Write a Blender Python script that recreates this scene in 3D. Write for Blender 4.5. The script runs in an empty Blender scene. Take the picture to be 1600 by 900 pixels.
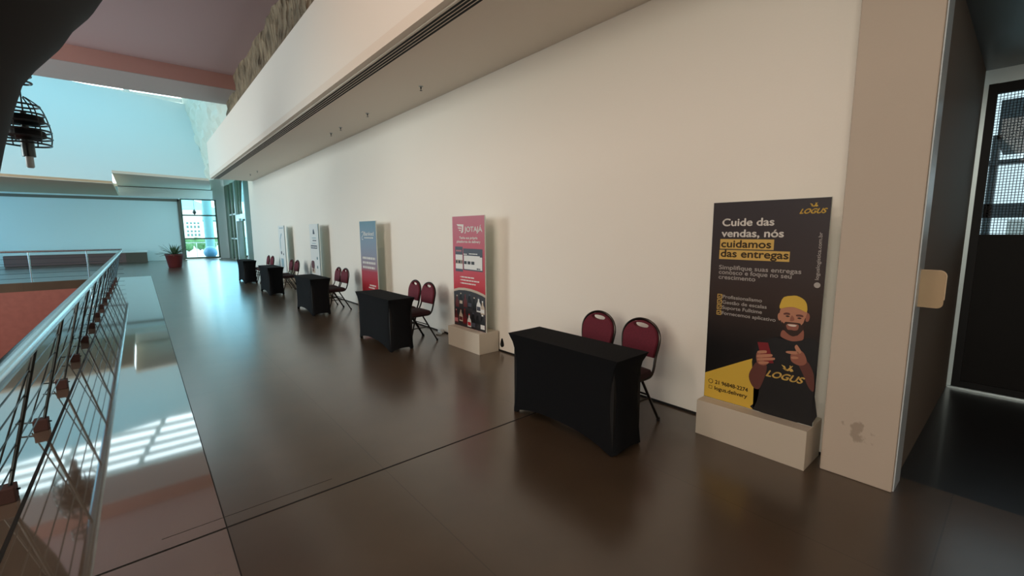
import bpy, bmesh, math, random
from mathutils import Vector, Matrix
random.seed(7)
scene = bpy.context.scene
COL = scene.collection
PI = math.pi

# ------------------------------------------------------------------ camera
cam_d = bpy.data.cameras.new('camera'); cam = bpy.data.objects.new('camera', cam_d); COL.objects.link(cam)
F_PX, YAW, PITCH, ROLL, EYE = 682.916, 0.70266, 0.129606, 0.0057863, 1.65
fw = Vector((math.sin(YAW)*math.cos(PITCH), math.cos(YAW)*math.cos(PITCH), -math.sin(PITCH)))
rt0 = Vector((math.cos(YAW), -math.sin(YAW), 0)); dn0 = fw.cross(rt0)
rt = math.cos(ROLL)*rt0 + math.sin(ROLL)*dn0; dn = -math.sin(ROLL)*rt0 + math.cos(ROLL)*dn0
cam.matrix_world = Matrix(((rt.x, -dn.x, -fw.x, 0), (rt.y, -dn.y, -fw.y, 0), (rt.z, -dn.z, -fw.z, EYE), (0, 0, 0, 1)))
cam_d.sensor_width = 36; cam_d.lens = F_PX/1600*36; cam_d.clip_end = 500; cam_d.clip_start = 0.05
scene.camera = cam

# ------------------------------------------------------------------ world, light, exposure
vs = scene.view_settings
vs.view_transform = 'Standard'; vs.look = 'None'; vs.gamma = 1; vs.use_curve_mapping = False
vs.exposure = 0.0
w = bpy.data.worlds.new('sky'); scene.world = w; w.use_nodes = True
bg = w.node_tree.nodes['Background']; bg.inputs['Color'].default_value = (0.74, 0.94, 1.0, 1); bg.inputs['Strength'].default_value = 4.0

def area(name, loc, target, sx, sy, power, col):
    l = bpy.data.lights.new(name, 'AREA'); l.shape = 'RECTANGLE'; l.size = sx; l.size_y = sy; l.energy = power; l.color = col
    o = bpy.data.objects.new(name, l); COL.objects.link(o); o.location = loc
    o.rotation_euler = (Vector(target)-Vector(loc)).to_track_quat('-Z', 'Y').to_euler()
    o['kind'] = 'helper'
    return o
SKY = (0.37, 0.76, 0.95)
WARM = (1.0, 0.84, 0.70)
area('skylight_daylight', (-4.0, 24.4, 12.2), (-4.0, 24.4, 0), 12.6, 11.0, 560, (0.334, 0.808, 1.0))
area('side_far_fill', (-10.3, 27.0, 2.2), (3.7, 24.0, 1.6), 11.0, 4.0, 640, (0.229, 0.675, 1.0))  # added fill for the dim far end; its side glazing is unseen
area('door_glazing_daylight', (4.25, 29.5, 2.3), (-2, 27.0, 1.0), 7.0, 4.2, 230, (0.30, 0.78, 1.0))
area('hall_side_fill', (-10.3, 15.0, 3.9), (3.7, 13.0, 2.6), 7.0, 4.4, 1320, (0.86, 0.96, 0.96))  # added fill from the left for the long wall; no window built
area('hall_side_fill', (-10.3, -1.0, 3.9), (3.7, 1.0, 2.6), 7.0, 4.4, 740, (1.0, 0.94, 0.80))  # added fill reaching the near wall past the column
area('hall_overhead_fill', (-0.9, 4.5, 6.3), (3.7, 4.5, 2.0), 2.4, 5.0, 290, (1.0, 0.80, 0.68))  # added fill for the under-lit middle of the wall; no lamp known

# ------------------------------------------------------------------ materials
def lin(c):
    return tuple(((v/255.0)/12.92 if v/255.0 <= 0.04045 else ((v/255.0+0.055)/1.055)**2.4) for v in c)
def mat(name, rgb, rough=0.6, metal=0.0, noise=0.0, nscale=6.0, bump=0.0, bscale=40.0, spec=0.5, coat=0.0, emit=None):
    m = bpy.data.materials.new(name); m.use_nodes = True; nt = m.node_tree
    b = nt.nodes['Principled BSDF']
    c = lin(rgb) + (1,)
    b.inputs['Base Color'].default_value = c; b.inputs['Roughness'].default_value = rough; b.inputs['Metallic'].default_value = metal
    b.inputs['Specular IOR Level'].default_value = spec; b.inputs['Coat Weight'].default_value = coat; b.inputs['Coat Roughness'].default_value = 0.05
    tc = nt.nodes.new('ShaderNodeTexCoord')
    if noise:
        n = nt.nodes.new('ShaderNodeTexNoise'); n.inputs['Scale'].default_value = nscale; n.inputs['Detail'].default_value = 6
        nt.links.new(tc.outputs['Object'], n.inputs['Vector'])
        r = nt.nodes.new('ShaderNodeValToRGB'); r.color_ramp.elements[0].position = 0.3; r.color_ramp.elements[1].position = 0.7
        r.color_ramp.elements[0].color = tuple(v*(1-noise) for v in c[:3]) + (1,)
        r.color_ramp.elements[1].color = tuple(min(1, v*(1+noise)) for v in c[:3]) + (1,)
        nt.links.new(n.outputs['Fac'], r.inputs['Fac']); nt.links.new(r.outputs['Color'], b.inputs['Base Color'])
    if bump:
        n2 = nt.nodes.new('ShaderNodeTexNoise'); n2.inputs['Scale'].default_value = bscale; n2.inputs['Detail'].default_value = 5
        nt.links.new(tc.outputs['Object'], n2.inputs['Vector'])
        bp = nt.nodes.new('ShaderNodeBump'); bp.inputs['Strength'].default_value = bump; bp.inputs['Distance'].default_value = 0.02
        nt.links.new(n2.outputs['Fac'], bp.inputs['Height']); nt.links.new(bp.outputs['Normal'], b.inputs['Normal'])
    if emit:
        b.inputs['Emission Color'].default_value = lin(emit[0]) + (1,); b.inputs['Emission Strength'].default_value = emit[1]
    return m

def floor_mat(name, rgb, rough, tx, ty, ox, oy, coat):
    """polished stone slabs: mottled colour per slab and thin seams, seams laid out in metres"""
    m = mat(name, rgb, rough, noise=0.16, nscale=1.6, coat=coat); nt = m.node_tree
    b = nt.nodes['Principled BSDF']; b.inputs['Coat Roughness'].default_value = 0.04 if rough < 0.1 else 0.2
    b.inputs['Coat IOR'].default_value = 1.55
    if rough < 0.1: b.inputs['Coat IOR'].default_value = 2.3; b.inputs['Specular IOR Level'].default_value = 1.0
    src = b.inputs['Base Color'].links[0].from_socket
    geo = nt.nodes.new('ShaderNodeNewGeometry'); sep = nt.nodes.new('ShaderNodeSeparateXYZ'); nt.links.new(geo.outputs['Position'], sep.inputs[0])
    def M(op, a, bb=None, cc=None):
        n = nt.nodes.new('ShaderNodeMath'); n.operation = op
        for i, v in enumerate((a, bb, cc)):
            if v is None: continue
            if isinstance(v, (int, float)): n.inputs[i].default_value = v
            else: nt.links.new(v, n.inputs[i])
        return n.outputs[0]
    ux = M('DIVIDE', M('SUBTRACT', sep.outputs[0], ox), tx); uy = M('DIVIDE', M('SUBTRACT', sep.outputs[1], oy), ty)
    def line(u, t, wd): return M('LESS_THAN', M('ABSOLUTE', M('SUBTRACT', u, M('ROUND', u))), wd/t)
    seam = M('MAXIMUM', line(ux, tx, 0.004), line(uy, ty, 0.004))
    comb = nt.nodes.new('ShaderNodeCombineXYZ'); nt.links.new(M('FLOOR', ux), comb.inputs[0]); nt.links.new(M('FLOOR', uy), comb.inputs[1])
    wn = nt.nodes.new('ShaderNodeTexWhiteNoise'); nt.links.new(comb.outputs[0], wn.inputs['Vector'])
    br = M('MULTIPLY_ADD', wn.outputs['Value'], 0.16, 0.92)
    br = M('MULTIPLY', br, M('SUBTRACT', 1.0, M('MULTIPLY', seam, 0.3)))
    mx = nt.nodes.new('ShaderNodeVectorMath'); mx.operation = 'SCALE'; nt.links.new(src, mx.inputs[0]); nt.links.new(br, mx.inputs['Scale'])
    nt.links.new(mx.outputs[0], b.inputs['Base Color'])
    return m

def stone_mat():
    m = mat('rough_stone', (150, 134, 110), 0.9, noise=0.45, nscale=2.2); nt = m.node_tree; b = nt.nodes['Principled BSDF']
    tc = nt.nodes.new('ShaderNodeTexCoord'); v = nt.nodes.new('ShaderNodeTexVoronoi'); v.inputs['Scale'].default_value = 3.0
    mp = nt.nodes.new('ShaderNodeMapping'); mp.inputs['Scale'].default_value = (1, 1.6, 0.8); mp.inputs['Rotation'].default_value = (0.6, 0, 0)
    nt.links.new(tc.outputs['Object'], mp.inputs['Vector']); nt.links.new(mp.outputs[0], v.inputs['Vector'])
    n = nt.nodes.new('ShaderNodeTexNoise'); n.inputs['Scale'].default_value = 5; n.inputs['Detail'].default_value = 8
    nt.links.new(mp.outputs[0], n.inputs['Vector'])
    a = nt.nodes.new('ShaderNodeMath'); a.operation = 'ADD'; nt.links.new(v.outputs['Distance'], a.inputs[0]); nt.links.new(n.outputs['Fac'], a.inputs[1])
    bp = nt.nodes.new('ShaderNodeBump'); bp.inputs['Strength'].default_value = 1.0; bp.inputs['Distance'].default_value = 0.25
    nt.links.new(a.outputs[0], bp.inputs['Height']); nt.links.new(bp.outputs['Normal'], b.inputs['Normal'])
    return m

M_ = dict(
    wall=mat('cream_wall_paint', (245, 239, 228), 0.75, bump=0.05, bscale=60),
    soffit=mat('soffit_paint', (238, 228, 214), 0.8),
    white=mat('white_paint', (232, 236, 234), 0.7),
    pink=mat('mauve_ceiling_paint', (196, 174, 178), 0.8),
    red=mat('brick_red_paint', (160, 98, 86), 0.85, noise=0.08),
    stone=stone_mat(),
    relief=mat('pale_relief', (222, 226, 214), 0.85, bump=0.9, bscale=1.3),  # paler than the rough stone, for the atrium stretch of that wall
    face=mat('rose_beam_paint', (216, 170, 162), 0.8),
    under=mat('grey_beam_paint', (192, 184, 184), 0.8),
    floor=floor_mat('polished_brown_floor', (80, 65, 50), 0.30, 1.44, 2.62, 1.17, 2.78, 0.6),
    strip=floor_mat('mirror_polished_stone', (112, 99, 86), 0.05, 3.0, 1.42, 0.235, 3.83, 1.0),
    slab=mat('slab_edge', (120, 108, 96), 0.7),
    vest=mat('vestibule_tile', (42, 43, 45), 0.3, noise=0.1, coat=0.1),
    joint=mat('joint_filler', (22, 18, 15), 0.9),
    steel=mat('brushed_steel', (190, 196, 198), 0.22, 1.0),
    darksteel=mat('dark_steel', (70, 76, 76), 0.35, 0.9),
    blockred=mat('red_brown_block', (72, 44, 38), 0.7),
    black=mat('black_frame', (12, 12, 13), 0.55, spec=0.25),
    dark=mat('dark_blur_stand_in', (26, 25, 26), 0.9),
    jamb=mat('dark_grey_jamb', (122, 110, 98), 0.7),
    vceil=mat('vestibule_ceiling', (86, 88, 90), 0.35),
    alu=mat('aluminium_trim', (190, 205, 208), 0.35, 0.6),
    glass=None,
    cloth=mat('black_stretch_fabric', (27, 29, 33), 0.82, bump=0.08, bscale=300, spec=0.35),
    tube=mat('dark_bronze_tube', (48, 42, 38), 0.3, 0.7),
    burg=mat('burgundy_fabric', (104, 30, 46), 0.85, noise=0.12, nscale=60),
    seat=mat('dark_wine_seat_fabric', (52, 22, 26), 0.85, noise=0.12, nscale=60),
    rubber=mat('rubber', (16, 16, 16), 0.8),
    box=mat('cream_painted_plinth', (202, 191, 174), 0.65),
    panel=mat('white_foam_panel', (222, 230, 222), 0.6),
    greenwood=mat('grey_green_frame', (104, 116, 100), 0.6),
    pot=mat('red_clay_pot', (110, 42, 42), 0.55),
    leaf=mat('green_leaf', (62, 92, 60), 0.5, noise=0.25, nscale=8),
    soil=mat('soil', (48, 36, 28), 0.95),
    bench=mat('bench_front', (98, 84, 72), 0.7),
    ball=mat('blue_ball', (88, 158, 206), 0.35, noise=0.15, nscale=3),
    tan=mat('tan_plate', (172, 148, 114), 0.5),
    brass=mat('bright_rim', (230, 210, 180), 0.3, 0.6),
    bulb=mat('milky_bulb', (170, 178, 176), 0.4),
    slat=mat('grille_dark_gap', (20, 24, 24), 0.8),
    bldg=mat('pale_building', (236, 238, 236), 0.8),
    bwin=mat('building_window', (92, 122, 120), 0.4),
    tree=mat('tree_foliage', (84, 128, 84), 0.8, noise=0.3, nscale=4),
    hill=mat('hazy_hill', (150, 200, 210), 0.9),
    terrace=mat('terrace_paving', (196, 206, 204), 0.8),
    teal=mat('teal_column', (120, 176, 186), 0.6),
    asphalt=mat('dark_canopy', (52, 62, 68), 0.7),
)
def glass_mat(name, tint, amt):
    m = bpy.data.materials.new(name); m.use_nodes = True; nt = m.node_tree; nt.nodes.remove(nt.nodes['Principled BSDF'])
    t = nt.nodes.new('ShaderNodeBsdfTransparent'); t.inputs[0].default_value = tint + (1,)
    g = nt.nodes.new('ShaderNodeBsdfGlossy'); g.inputs['Roughness'].default_value = 0.02
    fr = nt.nodes.new('ShaderNodeFresnel'); fr.inputs[0].default_value = amt
    mx = nt.nodes.new('ShaderNodeMixShader'); nt.links.new(fr.outputs[0], mx.inputs[0]); nt.links.new(t.outputs[0], mx.inputs[1]); nt.links.new(g.outputs[0], mx.inputs[2])
    nt.links.new(mx.outputs[0], nt.nodes['Material Output'].inputs[0]); return m
M_['glass'] = glass_mat('clear_glass', (0.90, 0.98, 0.98), 1.3)
M_['roofglass'] = glass_mat('tinted_roof_glass', (0.055, 0.13, 0.16), 1.3)
M_['doorglass'] = glass_mat('smoked_door_glass', (0.50, 0.52, 0.53), 1.3)
M_['tint'] = glass_mat('green_tinted_glass', (0.70, 0.88, 0.84), 1.35)

# ------------------------------------------------------------------ mesh helpers
def new_bm(): return bmesh.new()
def box(bm, x0, y0, z0, x1, y1, z1, bev=0.0):
    r = bmesh.ops.create_cube(bm, size=1.0); vs_ = r['verts']
    bmesh.ops.scale(bm, vec=(x1-x0, y1-y0, z1-z0), verts=vs_)
    bmesh.ops.translate(bm, vec=((x0+x1)/2, (y0+y1)/2, (z0+z1)/2), verts=vs_)
    if bev:
        es = list({e for v in vs_ for e in v.link_edges})
        bmesh.ops.bevel(bm, geom=es, offset=bev, segments=2, profile=0.5, affect='EDGES')
    return bm
def poly_prism(bm, pts, axis, a, b):
    """extrude a polygon (2-D pts) between a and b along axis (0,1,2); pts are the two other coordinates in order"""
    def P(p, t):
        c = [p[0], p[1]]; c.insert(axis, t); return c
    v0 = [bm.verts.new(P(p, a)) for p in pts]; v1 = [bm.verts.new(P(p, b)) for p in pts]
    n = len(pts)
    bm.faces.new(v0); bm.faces.new(list(reversed(v1)))
    for i in range(n): bm.faces.new((v0[i], v1[i], v1[(i+1) % n], v0[(i+1) % n]))
    bmesh.ops.recalc_face_normals(bm, faces=bm.faces[:])
    return bm
def catmull(pts, k=6, closed=False):
    P = [Vector(p) for p in pts]; out = []; n = len(P)
    rng = range(n if closed else n-1)
    for i in rng:
        if closed: p0, p1, p2, p3 = P[(i-1) % n], P[i], P[(i+1) % n], P[(i+2) % n]
        else: p0, p1, p2, p3 = P[max(i-1, 0)], P[i], P[i+1], P[min(i+2, n-1)]
        for j in range(k):
            t = j/k
            out.append(0.5*((2*p1)+(p2-p0)*t+(2*p0-5*p1+4*p2-p3)*t*t+(3*p1-p0-3*p2+p3)*t**3))
    if not closed: out.append(P[-1])
    return out
def tube(bm, pts, r, seg=10, closed=False, r2=None):
    P = [Vector(p) for p in pts]; n = len(P); rings = []
    up = Vector((0, 0, 1)); prev = None
    for i in range(n):
        if closed: t = P[(i+1) % n]-P[i-1]
        else: t = P[min(i+1, n-1)]-P[max(i-1, 0)]
        t.normalize()
        if prev is None:
            a = up if abs(t.z) < 0.9 else Vector((1, 0, 0)); s = t.cross(a).normalized()
        else:
            s = (prev-t*prev.dot(t)).normalized()
        prev = s; u = s.cross(t)
        rr = r if r2 is None else r+(r2-r)*i/(n-1)
        rings.append([bm.verts.new(P[i]+rr*(math.cos(2*PI*k/seg)*s+math.sin(2*PI*k/seg)*u)) for k in range(seg)])
    for i in range(n if closed else n-1):
        A, B = rings[i], rings[(i+1) % n]
        for k in range(seg): bm.faces.new((A[k], A[(k+1) % seg], B[(k+1) % seg], B[k]))
    if not closed:
        bm.faces.new(list(reversed(rings[0]))); bm.faces.new(rings[-1])
    return bm
def lathe(bm, prof, cx=0, cy=0, seg=32, cap=True):
    rings = [[bm.verts.new((cx+r*math.cos(2*PI*k/seg), cy+r*math.sin(2*PI*k/seg), z)) for k in range(seg)] for r, z in prof]
    for A, B in zip(rings, rings[1:]):
        for k in range(seg): bm.faces.new((A[k], A[(k+1) % seg], B[(k+1) % seg], B[k]))
    if cap:
        bm.faces.new(list(reversed(rings[0]))); bm.faces.new(rings[-1])
    return bm
def link(name, bm, m, parent=None, smooth=False):
    bmesh.ops.recalc_face_normals(bm, faces=bm.faces[:])
    me = bpy.data.meshes.new(name); bm.to_mesh(me); bm.free()
    me.materials.append(m)
    if smooth:
        for p in me.polygons: p.use_smooth = True
        me.set_sharp_from_angle(angle=math.radians(40))
    o = bpy.data.objects.new(name, me); COL.objects.link(o)
    if parent: o.parent = parent
    return o
def struct(name, bm, m, smooth=False):
    o = link(name, bm, m, None, smooth); o['kind'] = 'structure'; return o
def sbox(name, x0, y0, z0, x1, y1, z1, m): return struct(name, box(new_bm(), x0, y0, z0, x1, y1, z1), m)
def thing(name, label, cat, loc=(0, 0, 0), rz=0.0, group=None):
    o = bpy.data.objects.new(name, None); o.empty_display_size = 0.1; COL.objects.link(o)
    o.location = loc; o.rotation_euler = (0, 0, rz); o['label'] = label; o['category'] = cat
    if group: o['group'] = group
    return o
def tag(o, label, cat, group=None):
    o['label'] = label; o['category'] = cat
    if group: o['group'] = group
    return o
def copy_tree(o, parent=None):
    c = o.copy(); COL.objects.link(c)
    if parent: c.parent = parent
    for ch in list(o.children): copy_tree(ch, c)
    return c

# ------------------------------------------------------------------ THE SETTING
XW, ZS = 3.70, 3.70            # long wall plane and soffit height
XF, XS = 2.27, 2.60            # bulkhead face, stone wall plane
ZC, YB = 6.42, 16.28           # mauve ceiling and beam
VX = -1.45                     # edge of the void

sbox('floor', 0.235, -8, -0.3, XW+0.05, 36, 0, M_['floor'])
sbox('floor_border', -0.69, -8, -0.3, 0.235, 22.0, 0, M_['strip'])
sbox('floor_edge', VX, -8, -0.3, -0.69, 22.0, 0, M_['strip'])
sbox('floor_far', -10.5, 22.0, -0.3, 0.235, 36, 0, M_['floor'])
sbox('floor_side', XW+0.05, 20.5, -0.3, 5.6, 36, 0, M_['floor'])
sbox('floor_vestibule', XW+0.05, -2.4, -0.3, 6.6, 0.7, 0, M_['vest'])
sbox('floor_lower', -10.5, -8, -5.2, VX, 22, -5.0, M_['red'])
sbox('wall_void_far', -10.5, 22.0, -5.0, VX, 22.2, -0.3, M_['red'])
sbox('wall_void_side', VX, -8, -5.0, VX+0.2, 22.0, -0.3, M_['red'])
# floor joints and seams
sbox('trim_floor_joint', VX, 2.772, -0.01, 3.69, 2.786, 0.001, M_['joint'])
sbox('trim_floor_crack', -0.05, 2.893, -0.01, 0.85, 2.897, 0.0006, M_['joint'])
sbox('trim_floor_gap', -0.70, -8, -0.01, -0.678, 22.0, 0.001, M_['joint'])
sbox('trim_floor_seam', 0.232, -8, -0.01, 0.238, 22.0, 0.0006, M_['joint'])
# void edge fascia
sbox('trim_void_edge', VX-0.02, -8, -0.32, VX, 22.0, 0.0, M_['slab'])

# long wall with the pillar at its near end
sbox('wall_right', XW, 0.55, 0, XW+0.25, 21.5, ZS, M_['wall'])
sbox('wall_right_near', XW-0.22, -8, 0, XW+0.0, -2.4, 6.6, M_['wall'])
sbox('baseboard_right', XW-0.012, 0.80, 0, XW, 21.45, 0.018, M_['joint'])
def pillar_mat():
    m = mat('pillar_paint', (196, 182, 166), 0.75, bump=0.05, bscale=60); nt = m.node_tree; b = nt.nodes['Principled BSDF']
    tc = nt.nodes.new('ShaderNodeTexCoord'); n = nt.nodes.new('ShaderNodeTexNoise'); n.inputs['Scale'].default_value = 17; n.inputs['Detail'].default_value = 3
    nt.links.new(tc.outputs['Object'], n.inputs['Vector'])
    vm = nt.nodes.new('ShaderNodeVectorMath'); vm.operation = 'DISTANCE'; vm.inputs[1].default_value = (3.47, 0.60, 0.335)
    nt.links.new(tc.outputs['Object'], vm.inputs[0])
    mr = nt.nodes.new('ShaderNodeMapRange'); mr.inputs[1].default_value = 0.05; mr.inputs[2].default_value = 0.17; mr.inputs[3].default_value = 0.16; mr.inputs[4].default_value = -0.3
    nt.links.new(vm.outputs['Value'], mr.inputs[0])
    ad = nt.nodes.new('ShaderNodeMath'); ad.operation = 'ADD'; nt.links.new(n.outputs['Fac'], ad.inputs[0]); nt.links.new(mr.outputs[0], ad.inputs[1])
    rp = nt.nodes.new('ShaderNodeValToRGB'); rp.color_ramp.elements[0].position = 0.60; rp.color_ramp.elements[1].position = 0.70
    rp.color_ramp.elements[0].color = lin((196, 182, 166)) + (1,); rp.color_ramp.elements[1].color = lin((166, 151, 135)) + (1,)
    nt.links.new(ad.outputs[0], rp.inputs[0]); nt.links.new(rp.outputs[0], b.inputs['Base Color']); return m
struct('wall_pillar', box(new_bm(), 3.47, 0.415, 0, XW+0.02, 0.80, ZS+0.01, 0.008), pillar_mat())
# vestibule
sbox('wall_vestibule_jamb', XW+0.02, 0.43, 0, 6.36, 0.56, 3.4, M_['jamb'])
sbox('ceiling_vestibule', 3.47, -2.4, 3.16, 6.6, 0.56, 3.3, M_['vceil'])
sbox('wall_vestibule_header', 3.47, -2.4, 3.3, 3.62, 0.43, ZS+0.2, M_['wall'])
sbox('wall_vestibule_side', 3.47, -2.55, 0, 6.6, -2.4, 3.3, M_['jamb'])
sbox('wall_door_header', 6.40, -2.4, 3.02, 6.55, 0.56, 3.2, M_['alu'])
# soffit, bulkhead and its slot diffuser
sbox('ceiling_soffit', XF, -8, ZS, XW+0.25, 20.5, ZS+0.12, M_['soffit'])
sbox('wall_bulkhead', XF, -8, ZS+0.12, XS+0.3, 20.5, 5.03, M_['wall'])
sbox('trim_soffit_bead', 2.345, -8, ZS-0.012, 2.362, 20.4, ZS, M_['wall'])
g = thing('slot_diffuser', 'long black slotted air grille along the edge of the soffit', 'air grille', (2.455, 6.2, ZS))
link('grille_frame', box(new_bm(), -0.085, -14.2, -0.006, 0.085, 14.2, 0.0), M_['soffit'], g)
for k in range(4):
    link('slot', box(new_bm(), -0.075+k*0.040, -14.1, -0.0085, -0.075+k*0.040+0.024, 14.1, -0.006), M_['slat'], g)
for i, (x, y, txt) in enumerate(((3.25, 5.82, 'small sprinkler on the soffit, the nearest one above the red banner'),
        (3.23, 7.69, 'faint small sprinkler cap on the soffit between the lone one and the pair'),
        (3.23, 9.03, 'nearer sprinkler of the middle pair on the soffit'), (3.25, 9.66, 'farther sprinkler of the middle pair on the soffit'),
        (3.225, 17.0, 'nearer sprinkler of the farthest pair on the soffit'), (3.20, 18.06, 'farther sprinkler of the farthest pair on the soffit'))):
    s = thing('sprinkler', txt, 'sprinkler', (x, y, ZS), 0, 'sprinklers on the soffit')
    link('rosette', lathe(new_bm(), [(0.03, -0.006), (0.032, 0)], seg=14), M_['bulb'], s)
    bm = lathe(new_bm(), [(0.010, -0.006), (0.010, -0.035), (0.004, -0.04), (0.004, -0.055), (0.018, -0.056), (0.018, -0.06)], seg=12)
    link('nozzle', bm, M_['darksteel'], s)
# stone wall above the bulkhead and along the atrium
def relief_wall(name, ya, yb, m, amp):
    bm = new_bm(); ny, nz = int((yb-ya)*3.2), 34; grid = []
    for i in range(ny+1):
        row = []
        for j in range(nz+1):
            y = ya+(yb-ya)*i/ny; z = 3.98+8.2*j/nz
            dx = amp*(0.05*math.sin(y*2.3+z*1.1)*math.sin(z*2.9-y*0.7)+random.uniform(-0.035, 0.035))
            row.append(bm.verts.new((XS+0.04+dx, y, z)))
        grid.append(row)
    for i in range(ny):
        for j in range(nz):
            bm.faces.new((grid[i][j], grid[i+1][j], grid[i+1][j+1], grid[i][j+1]))
    struct(name, bm, m)
relief_wall('wall_stone', -8, 18.2, M_['stone'], 1.0)
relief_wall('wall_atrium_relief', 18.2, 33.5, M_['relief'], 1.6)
sbox('wall_stone_back', XS+0.16, -8, ZS+0.14, XS+0.3, 20.5, 12.2, M_['wall'])
sbox('wall_atrium_back', XS+0.16, 20.5, 5.0, XS+0.3, 34.2, 12.2, M_['wall'])
# mauve ceiling and the beam that ends it
sbox('ceiling', -10.5, -8, ZC, XS+0.1, YB, ZC+0.2, M_['pink'])
bm = poly_prism(new_bm(), [(YB, 6.0), (18.1, 6.0), (18.3, 6.1), (18.3, 12.2), (17.9, 12.2), (17.9, 6.7), (YB, 6.7)], 0, -10.5, XS+0.1)
struct('ceiling_beam', bm, M_['face'])
sbox('ceiling_beam_underside', -10.5, YB, 5.985, XS+0.1, 18.2, 6.0, M_['under'])
# atrium: white sloped plane over the far gallery, notched soffit, clerestory louvres, roof light
def slope_pt(x, z):            # plane rising away from the gallery edge
    y = 23.3+(x+0.58)*0.30+(z-3.98)*1.50
    return y
bm = new_bm()
z0, z1, z2 = 3.50, 3.98, 8.85
pts = [(-10.5, z0), (-0.58, z0), (-0.58, z1), (XS+0.06, z1), (XS+0.06, z2), (-10.5, z2)]
v = [bm.verts.new((x, slope_pt(x, z), z)) for x, z in pts]; bm.faces.new(v)
v2 = [bm.verts.new((x, slope_pt(x, z)+0.25, z+0.05)) for x, z in pts]; bm.faces.new(list(reversed(v2)))
for i in range(6): bm.faces.new((v[i], v2[i], v2[(i+1) % 6], v[(i+1) % 6]))
struct('wall_atrium_slope', bm, M_['white'])
bm = new_bm()
poly_prism(bm, [(-10.5, slope_pt(-10.5, z0)+0.02), (-0.58, slope_pt(-0.58, z0)+0.02), (-0.58, 29.4), (-10.5, 29.4)], 2, z0, z0+0.1)
struct('ceiling_gallery', bm, mat('beige_gallery_soffit', (214, 190, 158), 0.8))
bm = poly_prism(new_bm(), [(-0.58, slope_pt(-0.58, z1)+0.02), (2.64, slope_pt(2.6, z1)+0.02), (3.25, 29.4), (-0.58, 29.4)], 2, z1, z1+0.1)
struct('ceiling_gallery_notch', bm, M_['soffit'])
sbox('ceiling_gallery_beam', -0.58, 29.4, z0, 3.3, 29.7, z1+0.1, M_['white'])
sbox('ceiling_gallery_rear', -10.5, 29.4, 3.95, 3.3, 34.2, 4.1, M_['soffit'])
sbox('ceiling_corner', XS+0.3, 20.5, 5.0, 5.6, 34.2, 5.15, M_['white'])
sbox('wall_corner_upper', XW, 20.5, ZS, XW+0.2, 21.5, 5.0, M_['wall'])
# clerestory with louvres, mullions
YC = slope_pt(2.6, z2)+0.5
bm = new_bm()
for k in range(7): box(bm, -10.5, YC-0.05, z2+0.15+k*0.5, XS, YC+0.10, z2+0.37+k*0.5)
struct('window_clerestory_louvres', bm, M_['white'])
bm = new_bm()
for x in (-6.6, -3.1, 0.4):
    poly_prism(bm, [(x-0.12, z2), (x+0.12, z2), (x-1.9+0.12, 12.2), (x-1.9-0.12, 12.2)], 1, YC-0.14, YC-0.06)
struct('window_clerestory_mullions', bm, M_['white'])
bm = new_bm()
for x in range(6): box(bm, -10.5+x*2.6, 18.3, 12.25, -10.38+x*2.6, 33.4, 12.45)
for y in range(7): box(bm, -10.5, 18.4+y*2.5, 12.25, XS+0.1, 18.52+y*2.5, 12.45)
struct('window_skylight_frame', bm, M_['white'])
sbox('window_skylight_glass', -10.5, 18.3, 12.5, XS+0.1, 33.6, 12.52, M_['roofglass'])
# triangular fin hanging behind the beam
bm = poly_prism(new_bm(), [(-2.35, 9.0), (-1.58, 8.95), (-1.60, 8.30)], 1, 30.95, 31.05)
struct('trim_fin', bm, M_['white'])
# outer walls
sbox('wall_left', -10.7, -8, -5.2, -10.5, 36, 12.5, M_['wall'])
sbox('wall_back', -10.7, -8.2, -5.2, XW+0.2, -8, 6.6, M_['wall'])
# far wall with the glazed opening
YF = 34.0
WX0, WX1, WZ1 = 2.17, 3.93, 3.73
sbox('wall_far', -10.5, YF, 0, WX0-0.12, YF+0.25, 4.2, M_['white'])
sbox('wall_far_above', WX0-0.12, YF, WZ1, WX1+0.04, YF+0.25, 5.2, M_['white'])
sbox('wall_far_pilaster', WX1+0.04, YF, 0, 5.6, YF+0.25, 5.2, M_['white'])
sbox('trim_far_top', -10.5, YF-0.04, 3.55, WX0-0.12, YF, 3.70, M_['jamb'])
sbox('trim_far_side', WX0-0.20, YF-0.04, 0, WX0-0.07, YF, 3.70, M_['jamb'])
f1 = struct('window_1', box(new_bm(), WX0-0.06, YF+0.06, 0.02, WX0+0.02, YF+0.16, WZ1), M_['greenwood'])
for nm, b_ in (('window_frame', (WX1-0.05, YF+0.06, 0.02, WX1+0.04, YF+0.16, WZ1)), ('window_frame', (WX0, YF+0.06, 2.70, WX1, YF+0.16, 2.78)),
               ('window_frame', (WX0, YF+0.06, 1.25, WX1, YF+0.16, 1.33)), ('window_frame', (WX0, YF+0.06, 0.02, WX1, YF+0.16, 0.12)), ('window_frame', (WX0, YF+0.06, WZ1-0.05, WX1, YF+0.16, WZ1))):
    link(nm, box(new_bm(), *b_), M_['greenwood'], f1)
for za, zb in ((0.12, 1.25), (1.33, 2.70), (2.78, WZ1-0.05)):
    link('window_pane', box(new_bm(), WX0+0.02, YF+0.105, za, WX1-0.05, YF+0.113, zb), M_['glass'], f1)
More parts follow.
